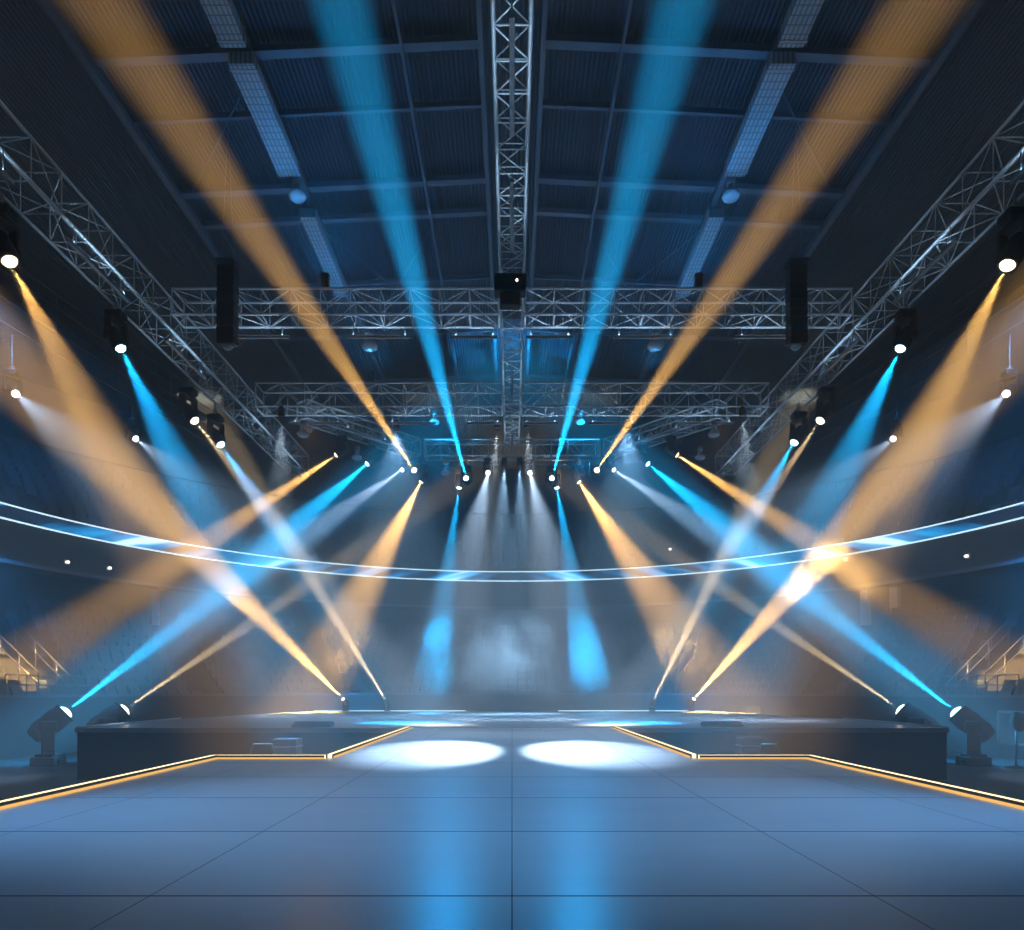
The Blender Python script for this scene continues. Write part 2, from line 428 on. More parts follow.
# black hoist box on the middle truss
hb = empty('chain_hoist', (0, 17.3, TB - .37), 'black chain hoist box clamped under the middle truss', 'hoist')
MB().box((-.05, 0, .08), (.78, .4, .42), None, .05).build('housing', M['black'], hb)
MB().tube((-.25, 0, .28), (-.25, 0, .34), .05, 10).tube((.2, 0, .28), (.2, 0, .34), .05, 10).build('clamp', M['steel'], hb)
MB().box((-.05, .0, -.3), (.5, .3, .3), None, .04).build('chain_bag', M['rubber'], hb)
MB().lathe([(0, 0), (.03, 0), (.03, .02), (0, .02)], 10, Matrix.Translation((.12, -.2, .1)) @ Matrix.Rotation(math.pi / 2, 4, 'X')).build('indicator_lamp', M['lamp_white'], hb)

# ------------------------------------------------------------------ hanging line arrays
for sx in (-1, 1):
    x = (228 - 512) / F * 18.7 * (1 if sx < 0 else -1)
    la = empty('line_array_speaker', (x, 18.7, H(9.2)), 'black hanging line array speaker column in front of the %s nearer cross truss' % side(sx), 'speaker', 'hanging speaker columns')
    la.scale = (.85, .85, .85); n = 9
    for k in range(n):
        tilt = math.radians(2 + (n - k) * 1.2)
        rot = Matrix.Rotation(tilt, 3, 'X')
        c = V((0, -.05 * (n - k) * .12, .14 + k * .27))
        cab = MB(); cab.box(c, (.54, .42, .25), rot, .02).build('cabinet', M['black'], la)
    MB().box((0, -.02, .14 + n * .27), (.6, .5, .08), None, .01).box((0, 0, .22 + n * .27), (.12, .12, .14)).build('fly_frame', M['rubber'], la)
    MB().tube((-.2, 0, n * .27 + .15), (0, 0, (ROOFH - H(9.2) - .9) / .85), .008, 5).tube((.2, 0, n * .27 + .15), (0, 0, (ROOFH - H(9.2) - .9) / .85), .008, 5).build('sling', M['steel'], la)
    MB().lathe([(0, -.14), (.1, -.12), (.16, -.04), (.15, .0), (.05, .02), (0, .02)], 16).build('end_lamp', M['glassy'], la)

# ------------------------------------------------------------------ high bay lights hanging from the roof
hbm = MB().lathe([(0, 0), (.16, -.01), (.3, .05), (.36, .16), (.3, .28), (.16, .36), (.12, .46), (.12, .6), (0, .62)], 20).mesh('reflector', M['glassy'])
hbn = MB().lathe([(0, .6), (.17, .6), (.2, .7), (.17, .95), (.07, 1.0), (0, 1.0)], 16).mesh('ballast', M['steel'])
HB = [(297, 200, 20.3, 'larger high bay lamp under the roof beside the %s perforated duct', .72), (731, 200, 20.3, 'larger high bay lamp under the roof beside the %s perforated duct', .72),
      (370, 350, 25.0, 'small bell lamp hanging between the two %s cross trusses', .8), (655, 350, 25.0, 'small bell lamp hanging between the two %s cross trusses', .8),
      (435, 424, 29.5, 'small domed lamp just under the farther %s cross truss near the middle', .6), (580, 424, 29.5, 'small domed lamp just under the farther %s cross truss near the middle', .6),
      (357, 460, 29.8, 'small round lamp beneath the %s angled truss', .62), (700, 460, 29.8, 'small round lamp beneath the %s angled truss', .62),
      (445, 475, 32.6, 'small round lamp at the %s end of the rear truss', .62), (582, 475, 32.6, 'small round lamp at the %s end of the rear truss', .62),
      (303, 437, 25.2, 'small domed lamp below the outer end of the %s angled truss', .6), (714, 437, 25.2, 'small domed lamp below the outer end of the %s angled truss', .6)]
for px, py, Y, lab, sc in HB:
    p = at(px, py, Y)
    t = empty('high_bay_light', p, lab % side(px - 512), 'ceiling lamp', 'unlit lamps hanging from the roof')
    t.scale = (sc, sc, sc)
    link('reflector', hbm, t); link('ballast', hbn, t)
    MB().tube((0, 0, 1.0), (0, 0, (roof_z(p.x) - (.06 if abs(abs(p.x) - 6.3) > .25 else .53) - p.z) / sc), .015, 5).build('cable', M['rubber'], t)

# perforated ducts under the roof
for sx in (-1, 1):
    for (y0, y1, w, which) in ((12.6, 15.9, .58, 'nearest'), (16.3, 19.9, .6, 'second'), (21.6, 26.0, .5, 'farthest')):
        xc = 6.32; t = empty('perforated_duct', (sx * xc, (y0 + y1) / 2, roof_z(xc) - .95), '%s pale perforated air duct under the %s half of the roof' % (which, side(sx)), 'duct', 'perforated air ducts under the roof')
        MB().box((0, 0, 0), (w, y1 - y0, .3), None, .02).build('duct_body', M['duct'], t)
        for yy in (-(y1 - y0) / 2 + .02, (y1 - y0) / 2 - .32):
            MB().box((0, yy + .15, 0), (w + .05, .05, .34)).build('flange', M['steel'], t)
        for yy in (-(y1 - y0) * .35, (y1 - y0) * .35): MB().tube((0, yy, .1), (0, yy, .93), .02, 6).build('hanger', M['beam'], t)

# ------------------------------------------------------------------ side catwalks
for sx in (-1, 1):
    pts = []
    for k in range(15):
        Y = 13 + k * 1.6
        pts.append(V((sx * (18.2 - .012 * (Y - 13) ** 1.75), Y, H(13.6))))
    t = empty('lighting_catwalk', pts[7], 'dark overhead catwalk with thin rails along the %s wall of the hall' % side(sx), 'catwalk')
    def mv(mb):
        for v in mb.v: v -= pts[7]
        return mb
    dk = MB(); N_ = len(pts)
    for i in range(N_ - 1):
        a, b = pts[i], pts[i + 1]; d = b - a; dk.box((a + b) / 2, (d.length + .05, .8, .12), d.to_track_quat('X', 'Z').to_matrix())
    mv(dk).build('walkway', M['wallp'], t)
    for h, off in ((.45, .4), (.95, .4), (-.35, .25), (-1.2, .3)):
        mv(MB().path([p + V((-sx * off, 0, h)) for p in pts], .03, 6)).build('rail', M['rail'], t)
    for i in range(0, N_, 2):
        mv(MB().tube(pts[i] + V((-sx * .35, 0, -1.25)), pts[i] + V((-sx * .38, 0, .95)), .02, 6)).build('post', M['rail'], t)
    for i in range(0, N_, 4):
        mv(MB().tube(pts[i] + V((sx * .3, 0, .05)), V((pts[i].x + sx * .3, pts[i].y, roof_z(pts[i].x))), .025, 6)).build('hanger', M['beam'], t)

# ------------------------------------------------------------------ moving heads
def head_meshes():
    d = {}
    mb = MB(); mb.box((0, 0, -.07), (.42, .34, .16), None, .03).box((0, .0, .03), (.3, .26, .06), None, .02)
    mb.box((.225, 0, -.07), (.03, .16, .05)).box((-.225, 0, -.07), (.03, .16, .05))
    d['base'] = mb.mesh('base', M['black'])
    mb = MB(); mb.box((0, 0, .09), (.54, .2, .08), None, .02)
    for s in (-1, 1):
        mb.box((s * .245, 0, .33), (.075, .2, .46), None, .03)
        mb.box((s * .245, 0, .53), (.08, .26, .18), None, .035)
    d['yoke'] = mb.mesh('yoke', M['black'])
    # the head points along +z, pivot at the origin
    mb = MB(); mb.lathe([(0, -.3), (.1, -.3), (.15, -.26), (.175, -.16), (.18, .0), (.19, .1), (.185, .2), (.178, .3), (.165, .31), (.16, .27), (0, .27)], 22)
    for a in range(8):
        q = math.pi * 2 * a / 8; mb.box((.178 * math.cos(q), .178 * math.sin(q), -.1), (.02, .02, .14), Matrix.Rotation(q, 3, 'Z'))
    d['head'] = mb.mesh('head', M['black'])
    d['front_ring'] = MB().lathe([(.125, .3), (.185, .3), (.18, .335), (.13, .335), (.125, .3)], 22).mesh('front_ring', M['rubber'])
    d['clamp'] = MB().box((0, 0, -.19), (.3, .08, .06), None, .01).lathe([(.035, -.06), (.055, -.06), (.055, .06), (.035, .06), (.035, -.06)], 12, Matrix.Translation((0, 0, -.26)) @ Matrix.Rotation(math.pi / 2, 4, 'Y')).mesh('hook_clamp', M['steel'])
    return d
HM = head_meshes()
LENSM = {}
for k in LENS:
    LENSM[k] = MB().lathe([(.128, .295), (.124, .32), (.108, .352), (.08, .376), (.04, .39), (0, .394)], 20).mesh('lens', LENS[k])
PW = 1.5
HAZE = .02
def moving_head(px, py, Y, col, aim, label, size=1.0, hang=None, cone=10, B=.3, ground=None, blend=.9, group='moving head lights', rad=.03):
    lens = at(px, py, Y); tgt = at(*aim) if not isinstance(aim, Vector) else aim
    d = (tgt - lens).normalized()
    if ground is not None: size = (lens.z - ground - .004) / (.68 + .34 * d.z)
    pivot = lens - d * (.34 * size)
    power = B * 16 * math.pi ** 2 * 5 / (HAZE * 2 * math.tan(math.radians(cone) * .3))   # B: haze brightness 5 m along the beam
    up = -1 if hang is not None else 1
    base = pivot - V((0, 0, up * .53 * size))
    t = empty('moving_head_light', base, label, 'stage light', group)
    t.scale = (size,) * 3
    flip = Matrix.Rotation(math.pi, 4, 'Y') if up < 0 else Matrix.Identity(4)
    az = math.atan2(d.y, d.x) - math.pi / 2
    link('base', HM['base'], t, flip)
    link('yoke', HM['yoke'], t, Matrix.Rotation(az, 4, 'Z') @ flip)
    hm = Matrix.Translation((0, 0, up * .53)) @ (d.to_track_quat('Z', 'Y').to_matrix().to_4x4())
    hd = link('head', HM['head'], t, hm)
    link('front_ring', HM['front_ring'], hd)
    ln = link('lens', LENSM[col], hd); ln['label'] = 'glowing lens'
    if hang is not None:
        link('hook_clamp', HM['clamp'], t, flip)
        gap = (hang - base.z) / size - .24
        if gap > .02: MB().tube((0, 0, .2), (0, 0, .2 + gap), .03, 8).build('drop_pipe', M['steel'], t)
    ld = bpy.data.lights.new('beam', 'SPOT'); ld.energy = power * PW; ld.color = COL[col]
    ld.spot_size = math.radians(cone); ld.spot_blend = blend; ld.shadow_soft_size = rad
    lo = bpy.data.objects.new('beam_light', ld); C.objects.link(lo)
    lo.parent = hd; lo.matrix_local = Matrix.Translation((0, 0, .425)) @ Matrix.Rotation(math.pi, 4, 'X')
    return t

def m_(px, sx): return px if sx < 0 else 1024 - px
TS = TB - .35
NTH = ['nearest', 'second', 'third', 'farthest']
for sx in (-1, 1):
    sd = side(sx)
    f = lambda p: m_(p, sx)
    a = lambda p, q, Y: (m_(p, sx), q, Y)
    lab = 'black moving head with %s beam, %s of four under the ' + sd + ' side truss'
    moving_head(10 if sx < 0 else 1007, 262 if sx < 0 else 266, 13.9, 'gold', a(150, 530, 13.2), lab % ('gold', 'nearest'), 1.12, TS, 16, .12)
    moving_head(121 if sx < 0 else 900, 349, 17.9, 'blue', a(214, 540, 17.0), lab % ('blue', 'second'), 1.0, TS, 17, .26)
    moving_head(195 if sx < 0 else 820, 421, 22.1, 'warm', a(262, 505, 21.5), lab % ('faint warm', 'third'), 1.1, TS, 9, .1)
    moving_head(221 if sx < 0 else 794, 445 if sx < 0 else 443, 24.0, 'blue', a(285, 540, 23), lab % ('blue', 'farthest'), 1.1, TS, 16, .22)
    lab = 'black moving head with %s, %s along the ' + sd + ' angled truss'
    moving_head(336 if sx < 0 else 677, 455, 27.7, 'gold', a(66, 636, 27), lab % ('gold beam towards the stands', 'outermost'), .85, TB, 11.5, .45)
    moving_head(367 if sx < 0 else 648, 464, 28.8, 'blue', a(66, 718, 22.9), lab % ('blue beam towards the floor', 'second'), .85, TB, 15, .6)
    moving_head(402 if sx < 0 else 614, 470, 30.0, 'white', a(270, 560, 25), lab % ('thin white beam', 'third'), .74, TB, 12, .18)
    moving_head(421 if sx < 0 else 579, 482, 31.4, 'gold', a(332, 650, 31.4), 'moving head with broad gold beam aimed down at the %s part of the stage' % sd, .8, TB, 22, .7)
    moving_head(414 if sx < 0 else 597, 470, 29.0, 'gold', a(100, 0, 10.63), 'moving head throwing a gold beam up at the %s part of the roof' % sd, .9, TB, 4.4, .47)
    moving_head(466 if sx < 0 else 552, 478, 30.0, 'blue', a(340, 0, 10.7), 'moving head throwing a blue beam up at the roof, %s end of the rear truss' % sd, .9, TB, 3.6, .88)
    moving_head(459 if sx < 0 else 557, 488, 31.5, 'blue', a(430, 700, 30), 'moving head with blue beam straight down, %s end of the rear truss' % sd, .9, TB, 14, .3)
    moving_head(488 if sx < 0 else 530, 473, 30.2, 'white', V((sx * 1.42, 11.6, DECK)), 'moving head with white beam straight down, %s of the middle pair on rear truss' % sd, .8, TB, 7.5, .17)
    lab = 'black moving head with %s beam hanging from the ' + sd + ' catwalk'
    moving_head(16 if sx < 0 else 1006, 394, 24.0, 'white', a(130, 490, 20), lab % 'broad white' + ', outer one', 1.0, H(12.3), 24, .065)
    moving_head(136 if sx < 0 else 893, 439, 30.0, 'white', a(230, 510, 26), lab % 'faint white' + ', inner one', 1.0, H(12.3), 20, .06)
    # on the floor beside the stage
    moving_head(66 if sx < 0 else 956, 712, 22.1, 'blue', a(290, 540, 26), 'big moving head with blue beam on the floor beside the %s stage corner' % sd, 1.75, None, 10.5, .55, 0.0, group='moving head lights on the floor')
    moving_head(124 if sx < 0 else 901, 710, 23.2, 'warm', a(300, 590, 27), 'moving head with thin warm beam behind the %s edge of the stage' % sd, 1.6, None, 6, .2, 0.0, group='moving head lights on the floor')
    moving_head(343 if sx < 0 else 694, 699, 32.6, 'gold', a(205, 560, 27), 'small moving head with gold beam standing on the %s rear of the stage' % sd, .72, None, 10, 1.15, DECK, group='moving head lights on the stage')
    moving_head(385 if sx < 0 else 654, 699, 32.6, 'warm', a(312, 580, 34), 'small moving head with pale beam nearer the middle, %s rear of the stage' % sd, .72, None, 7, .4, DECK, group='moving head lights on the stage')

# ------------------------------------------------------------------ profile spots and wash lamps added as fill light
def par_mesh():
    body = MB().lathe([(0, -.22), (.08, -.22), (.11, -.16), (.12, .1), (.13, .12), (.13, .14), (.115, .14), (.11, .1), (0, .1)], 18).mesh('can', M['black'])
    br = MB().box((.145, 0, -.1), (.015, .04, .34)).box((-.145, 0, -.1), (.015, .04, .34)).box((0, 0, -.28), (.3, .04, .015)).mesh('bracket', M['steel'])
    return body, br
PB, PBR = par_mesh()
PL = {}
def added_par(loc, aim, label, col, energy, cone, blend=1.0, face=(1, 1, 1), es=2.0, group='wash lights added as fill', size=1.0):
    loc, aim = V(loc), V(aim); d = (aim - loc).normalized()
    t = empty('added_wash_light', loc, label, 'stage light', group); t.scale = (size,) * 3
    q = d.to_track_quat('Z', 'Y').to_matrix().to_4x4()
    cn = link('can', PB, t, q); link('bracket', PBR, cn)
    key = tuple(face)
    if key not in PL: PL[key] = MB().lathe([(.108, .1), (.08, .12), (0, .13)], 18).mesh('lens', emit('wash_lens', face, es))
    link('lens', PL[key], cn)
    ld = bpy.data.lights.new('wash', 'SPOT'); ld.energy = energy; ld.color = col; ld.spot_size = math.radians(cone); ld.spot_blend = blend; ld.shadow_soft_size = .05
    lo = bpy.data.objects.new('added_wash_lamp', ld); C.objects.link(lo); lo.parent = cn
    lo.matrix_local = Matrix.Translation((0, 0, .17)) @ Matrix.Rotation(math.pi, 4, 'X')
    return t
BL = (.12, .42, 1.0)
DIM = (.2, .22, .25)
for sx in (-1, 1):
    sd = side(sx)
    added_par((sx * .32, 30.4, TB - .42), (sx * .7, 29.4, 0), 'small profile spot added at the %s of the rear truss centre to brighten the smoke' % sd, (.36, .66, 1.0), 26000, 24, .9, DIM, .3)  # added to brighten the stage smoke
    added_par((sx * .55, 26.4, TB - .3), (sx * 1.3, 23.6, DECK), 'profile spot added behind the farther cross truss at the %s of its middle' % sd, (.8, .92, 1.0), 10000, 17, .7, DIM, .3)  # added for the white patch on the stage
    added_par((sx * 8.3, 25.2, TB - .3), (-9.2, 27.3, DECK) if sx < 0 else (8.4, 23.2, DECK), 'profile spot added under the outer end of the %s farther cross truss' % sd, (.62, .82, 1.0), 9000, 26, .9, DIM, .3)  # added to light the stage sides and the left smoke cloud
    added_par((sx * 2.9, 30.6, TB - .3), (sx * 2.3, 6, DECK), 'small blue wash light added on the %s end of the rear truss aimed at the runway' % sd, (.01, .38, .95), 3000, 34, 1, DIM, .3)  # added to draw blue streaks on the glossy runway
    added_par((sx * 7.75, 26.75, TB - .35), (sx * 3.4, 6, DECK), 'small amber wash light added on the %s angled truss aimed at the runway' % sd, (1, .55, .16), 500, 34, 1, DIM, .3)  # added for the gold streaks on the runway
    added_par((sx * 5.2, 19.5, TB + 1.14), (sx * 5.6, 19.0, 40), 'small wash light added on top of the %s nearer cross truss' % sd, (.01, .36, 1.0), 420, 150, 1, DIM, .3)  # added fill that tints the roof blue
    added_par((sx * 5.2, 25.8, TB + 1.3), (sx * 5.2, 25.5, 40), 'small wash light added on top of the %s farther cross truss' % sd, (.01, .36, 1.0), 420, 150, 1, DIM, .3)  # more added blue fill for the roof
    added_par((sx * 7.6, 4.6, 4.0), (sx * -.8, 6.6, DECK), 'unseen floodlight added beside the %s rim of the runway to brighten its deck' % sd, (.2, .52, 1.0), 1900, 58, 1, DIM, .3)  # out of view with no stand, added to brighten the deck
    added_par((sx * 4.4, 26.6, TB - .25), (sx * 4.0, 25.5, 0), 'small wash light added behind the %s farther cross truss aimed at the stage' % sd, (.3, .64, 1.0), 8000, 64, 1, DIM, .3)  # added to brighten the stage surface
    added_par((sx * 7.2, 34.0, .45), (sx * 13, 44, 8), 'blue uplight added on the floor behind the %s rear of the stage' % sd, (.0, .36, .9), 1400, 120, 1, (.1, .4, 1), 1.0, 'blue uplights added on the floor')  # added blue fill for the rear stands and haze
    added_par((sx * 16.4, 21.2, H(12.4)), (sx * 20.5, 33, H(8.5)), 'small unseen blue wash light added under the %s catwalk aimed at the upper tier' % sd, (.0, .34, .95), 3200, 80, 1, DIM, .3)  # out of view, added to tint the upper tier blue
    added_par((sx * 17.2, 22.0, H(5.2)), (sx * 20.8, 28.8, 4.0), 'small unseen wash light added below the %s ribbon screen aimed at the seats' % sd, (.01, .36, .95), 3500, 58, 1, DIM, .3)  # out of view, added to brighten the lower seats

# slim LED battens added under the trusses to brighten them from below
def batten(c, d, L, label, energy):
    t = empty('added_led_batten', c, label, 'light bar', 'LED battens added under the trusses')
    d = V(d).normalized(); rot = d.to_track_quat('X', 'Z').to_matrix()
    MB().box((0, 0, 0), (L, .09, .07), rot, .015).build('housing', M['steel'], t)
    MB().box((0, 0, .04), (L * .96, .05, .012), rot).build('lens', BATM, t)
    for q in (-.4, .4): MB().tube(d * (L * q), d * (L * q) + V((0, 0, .42)), .012, 6).build('hanger', M['steel'], t)
    ld = bpy.data.lights.new('batten', 'AREA'); ld.shape = 'RECTANGLE'; ld.size = L * .95; ld.size_y = .05; ld.energy = energy * 1.4; ld.color = (.42, .7, 1.0)
    lo = bpy.data.objects.new('added_batten_lamp', ld); C.objects.link(lo); lo.parent = t
    lo.matrix_local = Matrix.Translation((0, 0, .055)) @ rot.to_4x4() @ Matrix.Rotation(math.pi, 4, 'X')
BATM = emit('batten_lens', (.6, .8, 1.0), .4)
for yy, nm in ((11.3, 'nearest'), (14.6, 'second'), (22.6, 'third'), (27.8, 'farthest')):
    batten((0, yy, TB - .45), (0, 1, 0), 2.2, 'slim LED batten added under the middle truss, %s of four' % nm, 6.0)
for sx in (-1, 1):
    sd = side(sx)
    for yy, nm in ((11.9, 'nearest'), (15.9, 'second'), (20.1, 'third'), (26.2, 'fourth'), (30.0, 'farthest')):
        batten((sx * 9.35, yy, TS - .45), (0, 1, 0), 2.4, 'slim LED batten added under the %s side truss, %s of five' % (sd, nm), 8.0)
    for xx, nm, ln in ((1.05, 'inner', 1.3), (3.7, 'middle', 1.8), (7.2, 'outer', 2.0)):
        batten((sx * xx, 19.5, TB - .45), (1, 0, 0), ln, 'slim LED batten added under the %s nearer cross truss, %s one' % (sd, nm), 8)
        batten((sx * xx, 25.8, TB - .45), (1, 0, 0), ln, 'slim LED batten added under the %s farther cross truss, %s one' % (sd, nm), 8)
    batten((sx * 5.6, 27.0, TB - .45), (-sx * 3.75, 4.2, 0), 2.2, 'slim LED batten added under the %s angled truss' % sd, 6.0)
    batten((sx * 1.5, 30.7, TB - .45), (1, 0, 0), 2.0, 'slim LED batten added under the rear truss, %s one' % sd, 4)

# ------------------------------------------------------------------ seats
sb = MB()
sb.box((0, .16, .34), (.44, .09, .36), Matrix.Rotation(math.radians(-12), 3, 'X'), .025)   # tipped-up seat pan
sb.box((0, .27, .58), (.46, .06, .5), Matrix.Rotation(math.radians(-8), 3, 'X'), .025)      # backrest
sb.box((0, .24, .12), (.08, .1, .25))                                                        # stanchion
seat_me = sb.mesh('arena_seat', M['seat'])
seat_v = [v.co.copy() for v in seat_me.vertices]; seat_f = [tuple(p.vertices) for p in seat_me.polygons]
spots = []
AISLES = [math.radians(x) for x in (-90, -70, -50, -30, -10, 10, 30, 50, 70, 90)]
for i in range(NR):
    r = lw + .18 + .58 * i + .2; z = 1.5 + .42 * i; n = int(math.radians(200) * r / .54)
    for k in range(n):
        a = -math.radians(100) + (k + .5) * math.radians(200) / n
        if min(abs(a - q) for q in AISLES) * r < .7 or min(abs(abs(a) - math.radians(q)) for q in (66.3, 73.6)) * r < .42: continue
        spots.append((a, r, z, 0))
lower = []
for a, r, z, _ in spots:
    p = V((r * math.sin(a), RC + r * math.cos(a), z))
    px = 512 + p.x * F / p.y; py = 690 - (p.z + .6 - CAMZ) * F / p.y
    lower.append((p, a, -5 < px < 1029 and p.y > 5, p.length, i))
vis = sorted([s for s in lower if s[2]], key=lambda s: s[3])[:300]
chosen = set(id(s) for s in vis)
for s in vis:
    o = bpy.data.objects.new('arena_seat', seat_me); C.objects.link(o)
    o.location = s[0]; o.rotation_euler.z = -s[1]
    tag(o, 'small blue-lit tip-up seat near the front of the lower tier', 'seat', 'lower tier seats nearest the stage sides')
def seat_mass(name, places, label):
    mb = MB()
    for p, a in places:
        R = Matrix.Rotation(-a, 3, 'Z'); mb.add([R @ v + p for v in seat_v], seat_f)
    o = mb.build(name, M['seat']); tag(o, label, 'seating', kind='stuff'); return o
seat_mass('lower_seating', [(s[0], s[1]) for s in lower if id(s) not in chosen], 'dim rows of seats curving round the back of the lower tier')
up = []
for i in range(NU):
    r = 19.05 + .62 * i + .22; z = H(6.3) + .42 * i; r -= .08; n = int(math.radians(190) * r / .56)
    for k in range(n):
        a = -math.radians(95) + (k + .5) * math.radians(190) / n
        if min(abs(a - q) for q in AISLES) * r < .7: continue
        up.append((V((r * math.sin(a), RC + r * math.cos(a), z)), a))
seat_mass('upper_seating', up, 'dim rows of seats in the upper tier above the ribbon screen')

# ------------------------------------------------------------------ stair rails in the lower tier
def ring(a, r, z): return V((r * math.sin(a), RC + r * math.cos(a), z))
def stair_rail(a, label, i0, i1):
    t = empty('stair_handrail', ring(a, lw + .5, 1.5), label, 'handrail', 'stair handrails of the lower tier')
    o = t.location
    zz = lambda r: 1.5 + .42 * (r - lw - .18) / .58
    r0, r1 = lw + .3 + .58 * i0, lw + .3 + .58 * i1
    top = [ring(a, r0, zz(r0) + .5) - o, ring(a, r0, zz(r0) + .98) - o, ring(a, r0 + .06, zz(r0) + 1.05) - o, ring(a, r1 - .06, zz(r1) + 1.05) - o, ring(a, r1, zz(r1) + 1.0) - o, ring(a, r1, zz(r1) + .5) - o]
    MB().path(top, .025, 6).build('top_rail', M['rail'], t)
    MB().path([ring(a, r0, zz(r0) + .6) - o, ring(a, r1, zz(r1) + .6) - o], .018, 6).build('middle_rail', M['rail'], t)
    n = 4
    for k in range(n):
        r = r0 + (r1 - r0) * k / (n - 1); i = int((r - lw - .18) / .58)
        MB().tube(ring(a, r, 1.5 + .42 * i) - o, ring(a, r, zz(r) + 1.04) - o, .022, 6).build('post', M['rail'], t)
for sx in (-1, 1):
    for dg, nm, i0, i1 in ((66.3, 'inner', 0, 5), (70.0, 'middle', 0, 6), (73.6, 'outer', 1, 6)):
        stair_rail(sx * math.radians(dg), 'pale metal stair handrail in the %s stand, %s of three' % (side(sx), nm), i0, i1)
    t0, t1 = math.radians(66.5), math.radians(80)
    t = empty('guard_rail', ring(sx * t0, lw + .1, 2.15), 'low metal guard rail on top of the %s front wall of the stand' % side(sx), 'handrail')
    o = t.location
    for h in (.35, .7):
        MB().path([ring(sx * (t0 + (t1 - t0) * k / 10), lw + .09, 2.2 + h) - o for k in range(11)], .022, 6).build('rail', M['rail'], t)
    for k in range(6):
        q = sx * (t0 + (t1 - t0) * k / 5); MB().tube(ring(q, lw + .09, 2.2) - o, ring(q, lw + .09, 2.9) - o, .022, 6).build('post', M['rail'], t)

# small lamps under the upper tier
SL = MB().lathe([(0, -.05), (.05, -.04), (.07, 0), (.05, .04), (0, .05)], 12).mesh('bulb', M['lamp_white'])
SLB = MB().box((0, 0, .08), (.2, .2, .06), None, .015).mesh('back_plate', M['steel'])
for px, py, lab in ((68, 562, 'tiny white lamp on the left balcony front below the ribbon screen'), (110, 568, 'second tiny white lamp on the left balcony front, nearer the pillar'),
                    (845, 559, 'tiny white lamp on the right balcony front, the one nearer the stage'), (966, 556, 'tiny white lamp on the right balcony front, the outer one'),
                    (670, 549, 'tiny white lamp above the ribbon screen behind the stage')):
    r = 18.72 if py > 552 else 19.2
    k = (px - 512) / F; A, B, Cc = 1 + k * k, -2 * RC, RC * RC - r * r
    Y = (-B + math.sqrt(B * B - 4 * A * Cc)) / (2 * A); p = at(px, py, Y)
    t = empty('wall_lamp', p, lab, 'lamp', 'tiny balcony lamps'); t.rotation_euler.z = -math.atan2(p.x, p.y - RC)
    link('bulb', SL, t); link('back_plate', SLB, t, Matrix.Rotation(-math.pi / 2, 4, 'X'))

# ------------------------------------------------------------------ things in the pit
def chair(loc, rz, label):
    t = empty('folding_chair', loc, label, 'chair', rz=rz)
    MB().box((0, 0, .46), (.46, .44, .05), None, .02).build('seat', M['black'], t)
    mb = MB(); pts = []
    for k in range(9):
        q = math.pi * k / 8; pts.append((.27 * math.cos(q) * (1.0 if abs(math.cos(q)) < .9 else 1.0), .23, .92 + .18 * math.sin(q) ** .6))
    poly_ = [(-.27, .6)] + [(-.27 + .02, .95), (-.2, 1.08), (.2, 1.08), (.25, .95)] + [(.27, .6)]
    n = len(poly_)
    mb.add([(x, .2, z) for x, z in poly_] + [(x, .25, z) for x, z in poly_], [tuple(range(n)), tuple(range(2 * n - 1, n - 1, -1))] + [(i, n + i, n + (i + 1) % n, (i + 1) % n) for i in range(n)])
    mb.build('backrest', M['black'], t)
    MB().path([(-.3, .24, .46), (-.3, .24, .62), (-.27, .24, .97), (-.21, .24, 1.1), (.21, .24, 1.1), (.27, .24, .97), (.3, .24, .62), (.3, .24, .46)], .018, 8).build('back_frame', M['rail'], t)
    for x in (-.25, .25):
        MB().tube((x, .26, .5), (x, .3, 0), .016, 8).build('leg', M['rail'], t); MB().tube((x, -.2, .46), (x, -.25, 0), .016, 8).build('leg', M['rail'], t)
chair((-5.85, 16.2, 0), 0, 'black chair with pale tubular frame in the pit before the left stage front')
chair((6.1, 16.2, 0), math.radians(18), 'black chair with bright frame in the pit before the right stage front')
def case(loc, s, label, m=None):
    t = empty('equipment_case', loc, label, 'case')
    m = m or M['grey']
    MB().box((0, 0, s[2] * .42 + .06), (s[0], s[1], s[2] * .84 - .1), None, .02).build('body', m, t)
    MB().box((0, 0, s[2] * .9), (s[0], s[1], s[2] * .16), None, .02).build('lid', m, t)
    MB().box((0, 0, s[2] * .82), (s[0] + .02, s[1] + .02, .03)).build('rim', M['steel'], t)
    for x in (-1, 1):
        for y in (-1, 1): MB().lathe([(0, -.025), (.05, -.025), (.05, .025), (0, .025)], 12, Matrix.Translation((x * s[0] * .4, y * s[1] * .4, .05)) @ Matrix.Rotation(math.pi / 2, 4, 'Y')).build('caster', M['rubber'], t)
    MB().path([(-.12, -s[1] / 2 - .01, s[2] * .5), (-.1, -s[1] / 2 - .05, s[2] * .5), (.1, -s[1] / 2 - .05, s[2] * .5), (.12, -s[1] / 2 - .01, s[2] * .5)], .012, 6).build('handle', M['steel'], t)
case((-5.55, 17.3, 0), (.58, .5, 1.2), 'grey equipment case standing behind the left pit chair')
case((5.95, 17.4, 0), (.62, .5, 1.22), 'dark equipment case standing behind the right pit chair', M['black'])
case((11.4, 33.4, 0), (.7, .6, 1.6), 'tall case on the floor behind the right rear corner of the stage')
